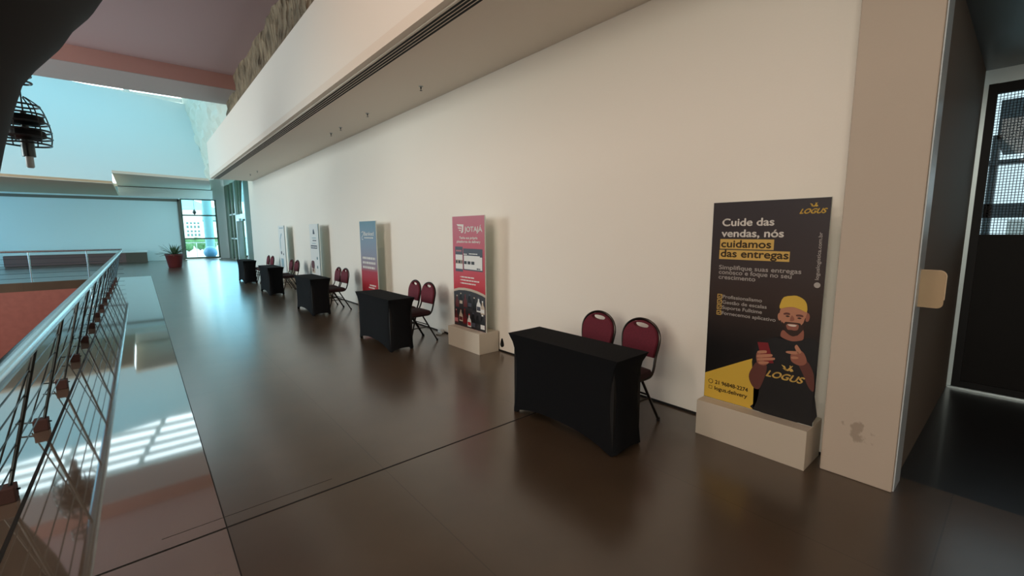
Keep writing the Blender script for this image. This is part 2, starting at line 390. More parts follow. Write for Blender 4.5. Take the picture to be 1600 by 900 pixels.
# glazed door wall at the right end (plane X = 4.45)
XD = 4.45
dr = struct('door_1', box(new_bm(), XD, 21.5, 0, XD+0.2, 25.9, 5.0), M_['wall'])
for nm, y0, y1, za, zb, m in (('door_post', 25.9, 27.2, 0, 4.6, 'greenwood'), ('door_post', 27.35, 27.5, 0, 4.6, 'alu'), ('door_post', 30.3, 30.5, 0, 4.6, 'alu'), ('door_post', 32.6, 32.9, 0, 4.6, 'greenwood'),
        ('door_transom', 27.5, 30.3, 2.45, 2.68, 'alu'), ('door_transom', 30.5, 32.6, 2.70, 2.78, 'alu'), ('door_transom', 30.5, 32.6, 1.25, 1.33, 'alu'),
        ('door_head', 25.9, 33.9, 4.6, 5.0, 'white'), ('door_leaf', 28.4, 30.2, 0.02, 2.3, 'greenwood'), ('door_mullion', 28.6, 28.85, 2.68, 4.6, 'greenwood'), ('door_mullion', 29.4, 29.9, 2.68, 4.6, 'greenwood'),
        ('door_reveal', 32.9, 33.95, 0, 4.6, 'greenwood'), ('door_mullion', 31.3, 31.7, 0.02, 4.6, 'greenwood')):
    link(nm, box(new_bm(), XD, y0, za, XD+0.1, y1, zb), M_[m], dr)
link('door_closer', box(new_bm(), XD-0.12, 28.6, 2.30, XD, 29.6, 2.42), M_['alu'], dr)
link('door_pane', box(new_bm(), XD+0.04, 25.9, 0.02, XD+0.048, 33.9, 4.6), M_['tint'], dr)

# made-up dark flared column, standing in for a dark blur at the lens
prof = [(0.85, -5.0), (0.9, 0.2), (1.2, 1.4), (1.54, 2.30), (1.604, 2.575), (1.694, 2.92), (1.80, 3.26), (1.94, 3.49), (2.165, 3.79), (2.29, 4.02), (2.467, 4.25), (2.63, 4.55), (2.8, 5.2), (2.9, 6.42)]
struct('column', lathe(new_bm(), prof, -2.6, 7.0, 64), M_['dark'], True)

# vestibule door (plane X = 6.38)
XV = 6.38
d2 = struct('door_2', box(new_bm(), XV-0.01, 0.335, 0, XV+0.06, 0.402, 3.02), M_['black'])
for b_ in ((XV, -1.7, 2.93, XV+0.06, 0.405, 3.02), (XV, -1.7, 0.0, XV+0.06, 0.405, 0.08), (XV, -1.8, 0, XV+0.06, -1.7, 3.02)):
    link('door_frame', box(new_bm(), *b_), M_['black'], d2)
link('door_lower_panel', box(new_bm(), XV+0.02, -1.7, 0.08, XV+0.035, 0.405, 1.59), mat('dark_perforated_panel', (14, 12, 11), 0.6, spec=0.2, noise=0.3, nscale=120), d2)
link('door_pane', box(new_bm(), XV+0.035, -1.7, 1.59, XV+0.04, 0.405, 2.93), M_['doorglass'], d2)
bm = new_bm()
for k in range(95): box(bm, XV+0.029, 0.335-k*0.022-0.0025, 1.59, XV+0.032, 0.335-k*0.022+0.0025, 2.93)
for k in range(52): box(bm, XV+0.029, -1.7, 1.60+k*0.026-0.0025, XV+0.032, 0.335, 1.60+k*0.026+0.0025)
link('door_wire_mesh', bm, M_['black'], d2)
link('door_sill', box(new_bm(), XV-0.05, -1.7, 0, XV-0.02, 0.42, 0.02), M_['alu'], d2)
sbox('trim_door', XV-0.02, 0.398, 0, XV, 0.43, 3.02, M_['alu'])
sbox('wall_door_side', XV, -2.4, 0, XV+0.1, -1.8, 3.02, M_['jamb'])
sbox('trim_pillar_edge', 3.50, 0.409, 0, 3.70, 0.416, ZS, mat('trim_door_gleam', (206, 216, 222), 0.3))  # gleam from the door glass is put into this pale colour

# outside, beyond the glass
sbox('ground', -30, YF+0.3, -0.4, 60, 140, -0.1, M_['terrace'])
sbox('ground_side', 6.7, -40, -0.4, 60, YF+0.3, -0.1, M_['terrace'])
b = thing('building', 'white office block with a grid of windows beyond the far glazed opening', 'building', (4.3, 62, -0.1))
link('wall', box(new_bm(), -2.6, 0, 0, 1.45, 8, 4.3), M_['bldg'], b)
for r_ in range(5):
    for c_ in range(7):
        if c_ == 2: continue
        link('window', box(new_bm(), -1.0+c_*0.34-0.10, -0.02, 0.9+r_*0.46, -1.0+c_*0.34+0.10, 0.0, 0.9+r_*0.46+(0.30 if r_ % 2 else 0.22)), M_['bwin'], b)
b = thing('building', 'low pale building right of the white office block beyond the far glass', 'building', (7.4, 70, -0.1))
link('wall', box(new_bm(), -1.2, 0, 0, 3.0, 6, 3.2), M_['bldg'], b)
link('roof', box(new_bm(), -1.3, -0.1, 3.2, 3.1, 6.1, 3.4), M_['bwin'], b)
bm = poly_prism(new_bm(), [(-6, -0.3), (3, 7.6), (8.5, 9.2), (16, 6.0), (40, 4.0), (60, -0.3)], 1, 118, 130)
struct('hill', bm, M_['hill'])
def bush(name, x, y, r, h, label):
    bm = new_bm()
    for k in range(16):
        rr = r*random.uniform(0.35, 0.6); a_ = random.uniform(0, 2*PI); q = r*0.6*random.random()
        bmesh.ops.create_icosphere(bm, subdivisions=2, radius=rr, matrix=Matrix.Translation((math.cos(a_)*q, math.sin(a_)*q, random.uniform(rr, max(rr*1.05, h-rr)))))
    for v_ in bm.verts: v_.co += Vector((random.uniform(-1, 1), random.uniform(-1, 1), random.uniform(-1, 1)))*r*0.06
    t_ = thing(name, label, 'shrub', (x, y, -0.1), 0, 'shrubs outside the far glass')
    link('crown', bm, M_['tree'], t_)
    link('stem', lathe(new_bm(), [(0.06, 0), (0.05, h*0.5)], seg=8), M_['soil'], t_)
bush('shrub', 3.55, 52, 0.75, 1.3, 'leftmost green shrub in front of the white office block')
bush('shrub', 4.7, 55, 0.75, 1.4, 'middle green shrub in front of the white office block')
bush('shrub', 6.1, 58, 0.8, 1.5, 'rightmost green shrub outside the far glass, left of the blue ball')
tag(link('outdoor_column', lathe(new_bm(), [(0.28, -0.1), (0.28, 4.6)], 3.78, 37.2, 24), M_['teal'], None, True), 'pale teal round column outside the far glass above the ball', 'column')
o = link('ball', lathe(new_bm(), [(0.001, -0.05)]+[(0.40*math.sin(PI*k/20), 0.35-0.40*math.cos(PI*k/20)) for k in range(1, 20)]+[(0.001, 0.75)], 3.62, 35.9, 32), M_['ball'], None, True)
tag(o, 'large light blue ball on the terrace behind the far glass', 'ball')
rl = thing('terrace_railing', 'thin metal guard rail on the terrace behind the far glass', 'railing', (3.2, 38.6, -0.1))
link('handrail', tube(new_bm(), [(-1.5, 0, 1.05), (3.0, 0, 1.05)], 0.025, 8), M_['steel'], rl)
for k in range(4): link('post', tube(new_bm(), [(-1.3+k*1.2, 0, 0), (-1.3+k*1.2, 0, 1.05)], 0.02, 8), M_['steel'], rl)
pn = thing('pendant_lamp', 'small pendant lamp hanging just behind the top pane of the far glass', 'lamp', (2.86, 34.9, 2.95))
link('cord', tube(new_bm(), [(0, 0, 0.2), (0, 0, 1.8)], 0.012, 6), M_['darksteel'], pn)
link('lamp_shade', lathe(new_bm(), [(0.02, -0.14), (0.12, 0.0), (0.06, 0.12), (0.02, 0.2)], seg=16), M_['darksteel'], pn)
sbox('ceiling_terrace', 1.5, YF+0.3, 4.75, 6, 36.0, 4.9, M_['white'])
# outside the vestibule door
cn = thing('canopy', 'dark outdoor canopy slab seen through the mesh door', 'canopy', (14, 0, 0))
link('roof_slab', box(new_bm(), 0, -8, 3.5, 3, 0.66, 4.3), M_['asphalt'], cn)
link('edge_beam', box(new_bm(), -0.1, -8, 2.98, 0.1, 2.6, 3.06), M_['asphalt'], cn)
link('post', box(new_bm(), 0, 0.60, -0.1, 0.12, 0.72, 3.6), M_['asphalt'], cn)
link('lower_beam', box(new_bm(), 0, -8, 1.87, 0.15, 2.6, 2.16), M_['asphalt'], cn)
lw = thing('low_wall', 'pale low wall outside the mesh door below the canopy', 'wall', (17, 0, -0.1))
link('wall_body', box(new_bm(), 0, -6, 0, 0.3, 0.42, 1.95), M_['bldg'], lw)

# ------------------------------------------------------------------ RAILINGS
RX, RZ = -0.55, 1.03
rail = thing('railing', 'long steel cable railing with splayed posts along the edge of the walkway', 'railing', (RX, 0, 0))
link('handrail', tube(new_bm(), [(0, -7.5, RZ-0.03), (0, 21.95, RZ-0.03)], 0.045, 16), M_['steel'], rail, True)
posts = [-1.27+1.31*k for k in range(18)]
for y in posts:
    p = link('post', tube(new_bm(), [(0, y, RZ-0.06), (-0.215, y, 0.02)], 0.011, 8), M_['darksteel'], rail, True)
    link('brace', tube(new_bm(), [(-0.005, y+0.05, RZ-0.06), (-0.30, y+0.12, 0.05)], 0.006, 6), M_['darksteel'], p, True)
    bm = tube(new_bm(), [(-0.38, y+0.10, 0.06), (-0.16, y, 0.06)], 0.007, 6)
    link('tie_rod', bm, M_['darksteel'], p, True)
    link('foot_block', box(new_bm(), -0.265, y-0.05, 0.0, -0.175, y+0.05, 0.095, 0.006), M_['blockred'], rail)
for k in range(5):
    t = 0.18+0.16*k
    link('cable', tube(new_bm(), [(-0.215*(1-t)-0.012, -7.4, 0.02+(RZ-0.08)*t), (-0.215*(1-t)-0.012, 21.9, 0.02+(RZ-0.08)*t)], 0.005, 6), M_['darksteel'], rail)
fr = thing('railing', 'short steel cable railing across the far end of the void', 'railing', (0, 22.0, 0))
link('handrail', tube(new_bm(), [(-10.4, 0.06, 1.05), (RX+0.02, 0.06, 1.05)], 0.034, 14), M_['steel'], fr, True)
for k in range(7): link('post', tube(new_bm(), [(-1.5-1.43*k, 0.06, 1.03), (-1.5-1.43*k, 0.06, 0.0)], 0.022, 8), M_['steel'], fr, True)
for k in range(5): link('cable', tube(new_bm(), [(-10.4, 0.06, 0.14+0.165*k), (RX, 0.06, 0.14+0.165*k)], 0.006, 6), M_['darksteel'], fr)
bn = thing('bench', 'long low dark bench with a pale top against the far wall', 'bench', (-2.4, 33.2, 0))
link('seat_top', box(new_bm(), -2.85, -0.45, 0.56, 2.72, 0.45, 0.64, 0.01), M_['white'], bn)
link('front_panel', box(new_bm(), -2.8, -0.40, 0.0, 2.68, 0.40, 0.56), M_['bench'], bn)
link('front_panel', box(new_bm(), -2.82, -0.42, 0.02, 1.75, -0.40, 0.54), mat('reddish_panel', (126, 92, 88), 0.8), bn)

# wire cage chandelier over the void
ch = thing('chandelier', 'wire cage chandelier hanging over the void beside the dark stand-in column', 'chandelier', (-1.40, 12.0, 2.85))
link('hanging_rod', tube(new_bm(), [(0, 0, 1.0), (0, 0, ZC-2.85)], 0.012, 8), M_['darksteel'], ch)
for zz, rr in ((0.42, 0.31), (0.54, 0.33), (0.66, 0.33), (0.80, 0.31), (0.95, 0.27), (1.10, 0.22), (1.50, 0.16), (1.62, 0.16)):
    link('ring', tube(new_bm(), [(rr*math.cos(2*PI*k/40), rr*math.sin(2*PI*k/40), zz) for k in range(40)], 0.017, 6, True), M_['darksteel'], ch)
for k in range(6):
    a_ = 2*PI*k/6+0.2
    link('rib', tube(new_bm(), catmull([(r_*math.cos(a_), r_*math.sin(a_), z_) for r_, z_ in ((0.31, 0.42), (0.33, 0.62), (0.30, 0.85), (0.22, 1.10), (0.05, 1.25))], 4), 0.011, 6), M_['darksteel'], ch)
for zz in (0.50, 0.76): link('bowl', lathe(new_bm(), [(0.12, zz), (0.27, zz+0.06), (0.25, zz+0.16), (0.08, zz+0.18)], seg=24), M_['black'], ch, True)
link('stem', lathe(new_bm(), [(0.09, 0.20), (0.09, 0.50), (0.06, 0.52), (0.04, 1.0)], seg=20), M_['darksteel'], ch, True)
link('bulb', lathe(new_bm(), [(0.04, 0.0), (0.055, 0.02), (0.055, 0.20), (0.03, 0.21)], seg=20), M_['bulb'], ch, True)

# ------------------------------------------------------------------ TABLES under stretch covers
def cover_bm():
    bm = new_bm(); a0, b0, H = 0.595, 0.195, 0.735
    per = []            # perimeter parameter: list of (sx, sy, cornerness, onlong)
    NL, NS = 26, 10
    def side(n, f): return [f(i/n) for i in range(n)]
    # unit rectangle perimeter in (u,v) in [-1,1]
    per += side(NL, lambda t: (-1+2*t, -1)); per += side(NS, lambda t: (1, -1+2*t)); per += side(NL, lambda t: (1-2*t, 1)); per += side(NS, lambda t: (-1, 1-2*t))
    levels = [1.0, 0.985, 0.95, 0.90, 0.82, 0.72, 0.6, 0.48, 0.36, 0.24, 0.12, 0.0]
    rings = []
    for L in levels:
        ring = []
        for (u, v) in per:
            long_ = abs(v) >= 1-1e-9 and abs(u) < 1
            # corner flare: out at the top, drawn in below, slightly out again at the foot
            d = 1-L
            cw = abs(u)**4 if abs(v) == 1 else 1.0; cv = abs(v)**2.5 if abs(u) == 1 else 1.0
            inset = 0.086*(1-math.exp(-d*5.5))*(1-0.66*d*d) - 0.006
            # sag of the long and short sides between the corners
            m = (1-u*u) if abs(v) == 1 else (1-v*v)
            sag = (0.012 if abs(v) == 1 else 0.010)*m*math.sin(PI*min(1, d*1.02))
            if L >= 0.985: sag = 0
            p_ = 14+46*math.exp(-d*5); sq = (abs(u)**p_+abs(v)**p_)**(-1/p_)
            x = u*sq*(a0-inset*(0.25+0.75*cv)); y = v*sq*(b0-inset*0.30*(0.5+0.5*cw))
            if abs(v) == 1: y -= math.copysign(sag, v)
            else: x -= math.copysign(sag, u)
            hem = (0.105 if abs(v) == 1 else 0.045)*(1-abs(u if abs(v) == 1 else v)**2.6)
            z = hem+(H-hem)*L if L > 0 else hem
            if L == 0.985: z = H-0.008
            if abs(u) == 1 and abs(v) == 1 and L > 0.94: x *= 1.008; y *= 1.015
            ring.append(bm.verts.new((y, x, max(z, 0.004))))
        rings.append(ring)
    n = len(per)
    for A, B in zip(rings, rings[1:]):
        for k in range(n): bm.faces.new((A[k], A[(k+1) % n], B[(k+1) % n], B[k]))
    # top as a slightly sagging grid-less cap
    bm.faces.new(rings[0])
    bmesh.ops.solidify(bm, geom=bm.faces[:], thickness=0.003)
    return bm
t0 = thing('folding_table', 'x', 'table', (0, 0, 0), 0, 'black covered tables along the wall')
link('stretch_cover', cover_bm(), M_['cloth'], t0, True)
for sx in (-1, 1):
    for sy in (-1, 1):
        bm = box(new_bm(), sx*0.150-0.016, sy*0.535-0.016, 0.0, sx*0.150+0.016, sy*0.535+0.016, 0.70)
        link('leg', bm, M_['rubber'], t0)
tables = [((2.675, 2.385), 'nearest black covered folding table, left of the black delivery banner'),
          ((2.678, 6.10), 'black covered folding table standing left of the red banner on its plinth'),
          ((2.665, 9.60), 'black covered folding table in the middle of the row of five'),
          ((2.672, 13.35), 'black covered folding table second from the far end of the row'),
          ((2.678, 16.95), 'black covered folding table at the far end beside the glazed door')]
for i, ((x, y), lab) in enumerate(tables):
    o = t0 if i == 0 else copy_tree(t0)
    o.location = (x, y, 0); o['label'] = lab

# ------------------------------------------------------------------ BANQUET CHAIRS (facing -X)
def lean(z): return 0.195+(z-0.45)*0.16      # x of the back frame at height z
def chair_proto():
    t = thing('banquet_chair', 'x', 'chair', (0, 0, 0), 0, 'burgundy banquet chairs behind the tables')
    # seat pad, rounded trapezoid
    bm = new_bm(); out = []
    base = [(-0.205, -0.205), (-0.18, -0.215), (0.12, -0.185), (0.165, -0.15), (0.175, 0.0), (0.165, 0.15), (0.12, 0.185), (-0.18, 0.215), (-0.205, 0.205), (-0.225, 0.0)]
    base = [(p.x, p.y) for p in catmull([(a, b_, 0) for a, b_ in base], 3, True)]
    rings = []
    for s, z in ((0.93, 0.415), (1.0, 0.425), (1.0, 0.445), (0.96, 0.468), (0.85, 0.478), (0.5, 0.484)):
        rings.append([bm.verts.new((-0.03+(x+0.03)*s, y*s, z)) for x, y in base])
    n = len(base)
    for A, B in zip(rings, rings[1:]):
        for k in range(n): bm.faces.new((A[k], A[(k+1) % n], B[(k+1) % n], B[k]))
    bm.faces.new(rings[0]); bm.faces.new(rings[-1])
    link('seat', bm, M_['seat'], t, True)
    # back: rounded-top pad with a half-moon hand hole
    zb, zt, hw = 0.555, 0.865, 0.185
    def outline(k_, N=40):       # closed outline of the pad in (y,z), k_ shrink
        P = []
        for i in range(N+1):     # over the top from right to left
            a_ = PI*i/N
            P.append((math.cos(a_)*(hw-k_), 0.700+(zt-0.700-k_)*math.sin(a_)**0.9 if 0 < i < N else 0.700))
        P += [(-(hw-k_)*0.965, 0.63), (-(hw-k_)*0.90, zb+k_), ((hw-k_)*0.90, zb+k_), ((hw-k_)*0.965, 0.63)]
        return P
    def hole(N=16):
        P = []
        for i in range(N+1):
            a_ = PI*i/N; P.append((0.078*math.cos(a_), 0.822+0.020*math.sin(a_)))
        for i in range(1, N):
            a_ = PI+PI*i/N; P.append((0.078*math.cos(a_), 0.822+0.028*math.sin(a_)))
        return P
    bm = new_bm()
    OUT = outline(0.006); HO = hole()
    layers = []
    def lay(P, dx): return [bm.verts.new((lean(z)+dx, y, z)) for y, z in P]
    front, back = -0.020, 0.020
    of, ob = lay(OUT, front+0.008), lay(OUT, back-0.006)
    infl = [(y*0.96, 0.705+(z-0.705)*0.96) for y, z in OUT]
    iF, iB = lay(infl, front-0.006), lay(infl, back)
    hf, hb = lay(HO, front), lay(HO, back)
    n = len(OUT)
    for k in range(n):
        k2 = (k+1) % n
        bm.faces.new((of[k], of[k2], ob[k2], ob[k])); bm.faces.new((of[k], iF[k], iF[k2], of[k2])); bm.faces.new((ob[k], ob[k2], iB[k2], iB[k]))
    h = len(HO)
    for k in range(h): bm.faces.new((hf[k], hf[(k+1) % h], hb[(k+1) % h], hb[k]))
    for rim, hl in ((iF, hf), (iB, hb)):
        es = [bm.edges.get((rim[k], rim[(k+1) % n])) for k in range(n)]+[bm.edges.get((hl[k], hl[(k+1) % h])) for k in range(h)]
        bmesh.ops.triangle_fill(bm, use_beauty=True, use_dissolve=False, edges=es)
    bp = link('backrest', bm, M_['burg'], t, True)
    # back frame tube: under the seat, up, over the oval top and down again
    P = [(-0.16, 0.185, 0.415), (0.05, 0.185, 0.412), (0.135, 0.183, 0.420), (0.178, 0.180, 0.47), (lean(0.56), 0.172, 0.56), (lean(0.64), 0.184, 0.64)]
    for i in range(0, 21):
        a_ = PI*i/20; z = 0.700+(zt-0.700+0.006)*math.sin(a_)**0.9 if 0 < i < 20 else 0.700
        P.append((lean(z), math.cos(a_)*(hw+0.005), z))
    P += [(lean(0.64), -0.184, 0.64), (lean(0.56), -0.172, 0.56), (0.178, -0.180, 0.47), (0.135, -0.183, 0.420), (0.05, -0.185, 0.412), (-0.16, -0.185, 0.415)]
    link('back_frame', tube(new_bm(), catmull(P, 3), 0.0115, 8), M_['tube'], t, True)
    for s in (-1, 1):
        lg = link('leg', tube(new_bm(), [(0.02, s*0.178, 0.405), (0.245, s*0.20, 0.012)], 0.0115, 8), M_['tube'], t, True)
        link('foot_cap', lathe(new_bm(), [(0.015, 0.0), (0.014, 0.03)], 0.245, s*0.20, 10), M_['rubber'], lg)
        lg = link('leg', tube(new_bm(), [(-0.10, s*0.178, 0.405), (-0.215, s*0.20, 0.012)], 0.0115, 8), M_['tube'], t, True)
        link('foot_cap', lathe(new_bm(), [(0.015, 0.0), (0.014, 0.03)], -0.215, s*0.20, 10), M_['rubber'], lg)
        link('stretcher', tube(new_bm(), [(-0.165, s*0.19, 0.235), (0.118, s*0.188, 0.235)], 0.008, 6), M_['tube'], t, True)
    link('stretcher', tube(new_bm(), [(0.10, -0.187, 0.265), (0.10, 0.187, 0.265)], 0.008, 6), M_['tube'], t, True)
    link('seat_frame', box(new_bm(), -0.17, -0.175, 0.398, 0.10, 0.175, 0.416), M_['tube'], t)
    return t
c0 = chair_proto()
chairs = [(3.085, 2.165, -2, 'burgundy banquet chair at the nearest table, closest to the black delivery banner'),
          (3.085, 2.625, 1, 'burgundy banquet chair at the nearest table, the farther one of its pair'),
          (3.085, 5.905, 2, 'burgundy banquet chair at the second table, the one closer to the red banner'),
          (3.085, 6.35, 0, 'burgundy banquet chair at the second table, half hidden by its twin'),
          (3.085, 9.480, 2, 'burgundy banquet chair at the middle table, nearer one of its pair'),
          (3.085, 9.925, -1, 'burgundy banquet chair at the middle table, farther one of its pair'),
          (3.085, 13.26, 2, 'burgundy banquet chair at the fourth table, right one of its pair'),
          (3.085, 13.86, -1, 'burgundy banquet chair at the fourth table, left one of its pair'),
          (3.095, 16.30, 2, 'burgundy banquet chair at the farthest table, right one of its pair'),
          (3.085, 16.85, -1, 'burgundy banquet chair at the farthest table, left one of its pair')]
for i, (x, y, rz, lab) in enumerate(chairs):
    o = c0 if i == 0 else copy_tree(c0)
    o.location = (x, y, 0); o.rotation_euler = (0, 0, math.radians(rz)); o['label'] = lab

# ------------------------------------------------------------------ BANNERS
PRINT = {
    'cap': [(0.13, 1.089), (0.134, 1.131), (0.152, 1.174), (0.197, 1.188), (0.23, 1.192), (0.267, 1.177), (0.289, 1.154), (0.299, 1.122), (0.299, 1.085), (0.277, 1.091), (0.24, 1.105), (0.209, 1.11), (0.172, 1.103)],
    'face': [(0.136, 1.09), (0.209, 1.114), (0.295, 1.09), (0.296, 1.062), (0.291, 1.027), (0.28, 0.992), (0.261, 0.95), (0.233, 0.923), (0.203, 0.92), (0.175, 0.944), (0.153, 0.98), (0.142, 1.009)],
    'ear_l': [(0.138, 1.057), (0.123, 1.05), (0.121, 1.024), (0.13, 1.003), (0.142, 1.009)],
    'ear_r': [(0.296, 1.071), (0.31, 1.077), (0.318, 1.053), (0.311, 1.022), (0.294, 1.024)],
    'beard': [(0.148, 0.997), (0.164, 0.986), (0.173, 0.998), (0.209, 1.0), (0.261, 1.001), (0.271, 0.99), (0.283, 1.009), (0.293, 1.045), (0.292, 0.981), (0.27, 0.934), (0.235, 0.904), (0.208, 0.906), (0.178, 0.927), (0.16, 0.959)],
    'cheek': [(0.179, 0.975), (0.195, 0.989), (0.244, 0.992), (0.257, 0.981), (0.252, 0.953), (0.232, 0.945), (0.213, 0.946), (0.19, 0.946)],
    'teeth': [(0.188, 0.983), (0.218, 0.986), (0.244, 0.985), (0.237, 0.974), (0.215, 0.971), (0.196, 0.974)],
    'lip': [(0.188, 0.977), (0.212, 0.967), (0.245, 0.975), (0.227, 0.963), (0.204, 0.963)],
    'neck': [(0.16, 0.937), (0.148, 0.89), (0.188, 0.871), (0.226, 0.866), (0.263, 0.876), (0.291, 0.895), (0.285, 0.958), (0.253, 0.912), (0.208, 0.912)],
    'brow_l': [(0.156, 1.057), (0.174, 1.066), (0.196, 1.063), (0.196, 1.051), (0.175, 1.051), (0.16, 1.048)],
    'brow_r': [(0.235, 1.058), (0.257, 1.063), (0.279, 1.058), (0.277, 1.047), (0.258, 1.048), (0.238, 1.047)],
    'nose': [(0.208, 1.049), (0.222, 1.038), (0.227, 1.018), (0.212, 1.009), (0.199, 1.013)],
    'shirt': [(0.142, 0.885), (0.046, 0.847), (-0.002, 0.789), (-0.032, 0.659), (0.002, 0.475), (0.03, 0.457), (0.021, 0.362), (-0.003, 0.291), (0.381, 0.305), (0.378, 0.548), (0.381, 0.753), (0.377, 0.887), (0.32, 0.906), (0.283, 0.888), (0.218, 0.868)],
    'arm_l': [(0.005, 0.667), (-0.029, 0.609), (-0.047, 0.554), (-0.038, 0.506), (-0.008, 0.463), (0.029, 0.461), (0.052, 0.522), (0.069, 0.592), (0.068, 0.661)],
    'palm_l': [(0.004, 0.745), (-0.004, 0.698), (0.01, 0.656), (0.051, 0.649), (0.082, 0.673), (0.09, 0.711), (0.059, 0.753)],
    'fin1': [(0.002, 0.745), (0.015, 0.755), (0.058, 0.765), (0.067, 0.756), (0.059, 0.745), (0.012, 0.733)],
    'fin2': [(-0.001, 0.713), (0.017, 0.726), (0.092, 0.745), (0.106, 0.738), (0.093, 0.724), (0.011, 0.701)],
    'fin3': [(0.004, 0.69), (0.026, 0.7), (0.111, 0.722), (0.123, 0.716), (0.111, 0.703), (0.019, 0.679)],
    'fin4': [(0.014, 0.666), (0.034, 0.677), (0.078, 0.685), (0.085, 0.679), (0.075, 0.668), (0.028, 0.654)],
    'phone': [(-0.002, 0.818), (0.07, 0.826), (0.103, 0.722), (0.117, 0.681), (0.057, 0.667), (0.019, 0.744)],
    'arm_r': [(0.275, 0.714), (0.322, 0.743), (0.361, 0.68), (0.374, 0.623), (0.377, 0.54), (0.344, 0.561), (0.306, 0.644)],
    'hand_r': [(0.222, 0.768), (0.237, 0.794), (0.275, 0.81), (0.302, 0.793), (0.322, 0.743), (0.308, 0.713), (0.276, 0.702), (0.235, 0.716), (0.222, 0.74)],
    'index_r': [(0.189, 0.78), (0.2, 0.79), (0.25, 0.799), (0.27, 0.79), (0.251, 0.776), (0.205, 0.774)],
    'thumb_r': [(0.242, 0.83), (0.252, 0.846), (0.263, 0.838), (0.286, 0.8), (0.27, 0.786), (0.253, 0.805)],
    'knuck_r': [(0.226, 0.753), (0.252, 0.762), (0.272, 0.755), (0.253, 0.743), (0.23, 0.742)],
    'yellow': [(-0.394, 0.487), (-0.325, 0.52), (-0.091, 0.651), (-0.023, 0.687), (0.038, 0.468), (0.014, 0.29), (-0.384, 0.295)],
}
EPS = 0.0006
def ink(name, rgb, rough=0.5): return mat(name, rgb, rough)
INK = dict(white=ink('ink_white', (225, 220, 212)), grey=ink('ink_grey', (172, 166, 160)), yellow=ink('ink_yellow', (216, 178, 66)), gold=ink('ink_gold', (214, 176, 92)),
    brown=ink('ink_brown', (60, 42, 10)), skin=ink('ink_skin', (186, 128, 100)), skin2=ink('ink_skin_deep', (150, 92, 74)), skin3=ink('ink_arm', (98, 54, 46)), hair=ink('ink_beard', (52, 32, 24)),
    tooth=ink('ink_teeth', (224, 210, 196)), shirt=ink('ink_shirt', (22, 21, 23)), phone=ink('ink_phone', (122, 24, 32)), black=ink('ink_black', (12, 12, 13)),
    red=ink('ink_red', (196, 34, 44)), slate=ink('ink_slate', (72, 74, 86)), paper=ink('ink_paper', (232, 232, 228)), dark=ink('ink_dark', (46, 42, 44)), maroon=ink('ink_maroon', (96, 38, 40)),
    teal=ink('ink_teal', (62, 110, 118)), blue=ink('ink_pale_blue', (150, 176, 186)), pinkish=ink('ink_rose', (196, 120, 124)), beige=ink('ink_beige', (196, 180, 160)), lip=ink('ink_lip', (150, 80, 72)))
def gradient(name, stops, rough=0.45):
    """print that changes colour up the board (height in metres of the banner)"""
    m = mat(name, (128, 128, 128), rough); nt = m.node_tree; b_ = nt.nodes['Principled BSDF']
    tc = nt.nodes.new('ShaderNodeTexCoord'); sp = nt.nodes.new('ShaderNodeSeparateXYZ'); nt.links.new(tc.outputs['Object'], sp.inputs[0])
    mr = nt.nodes.new('ShaderNodeMapRange'); mr.inputs[1].default_value = 0.28; mr.inputs[2].default_value = 1.86; nt.links.new(sp.outputs[2], mr.inputs[0])
    r = nt.nodes.new('ShaderNodeValToRGB'); el = r.color_ramp.elements
    while len(el) < len(stops): el.new(0.5)
    for e, (z, c) in zip(el, stops): e.position = (z-0.28)/1.58; e.color = lin(c)+(1,)
    nt.links.new(mr.outputs[0], r.inputs[0]); nt.links.new(r.outputs[0], b_.inputs['Base Color']); return m
def flat(name, pts, m, parent, lay, smooth=0, label=None):
    """printed shape lying on the face of the board; lay = print layer"""
    if smooth: pts = [(p.x, p.y) for p in catmull([(a, b_, 0) for a, b_ in pts], smooth, True)]
    bm = new_bm(); y = -EPS*lay
    f = bm.faces.new([bm.verts.new((u, y, z)) for u, z in pts])
    bmesh.ops.triangulate(bm, faces=[f], ngon_method='EAR_CLIP')
    o = link(name, bm, m, parent)
    if label: o['label'] = label
    return o
def rect(name, u0, z0, u1, z1, m, parent, lay): return flat(name, [(u0, z0), (u1, z0), (u1, z1), (u0, z1)], m, parent, lay)
def bars(name, u0, u1, z, h, m, parent, lay, seed=1):
    """a line of print too small to read: word-length strokes"""
    rnd = random.Random(seed); bm = new_bm(); u = u0; y = -EPS*lay
    while u < u1-0.005:
        wd = min(rnd.uniform(0.03, 0.085), u1-u)
        bm.faces.new([bm.verts.new(c) for c in ((u, y, z), (u+wd, y, z), (u+wd, y, z+h), (u, y, z+h))]); u += wd+h*0.45
    return link(name, bm, m, parent)
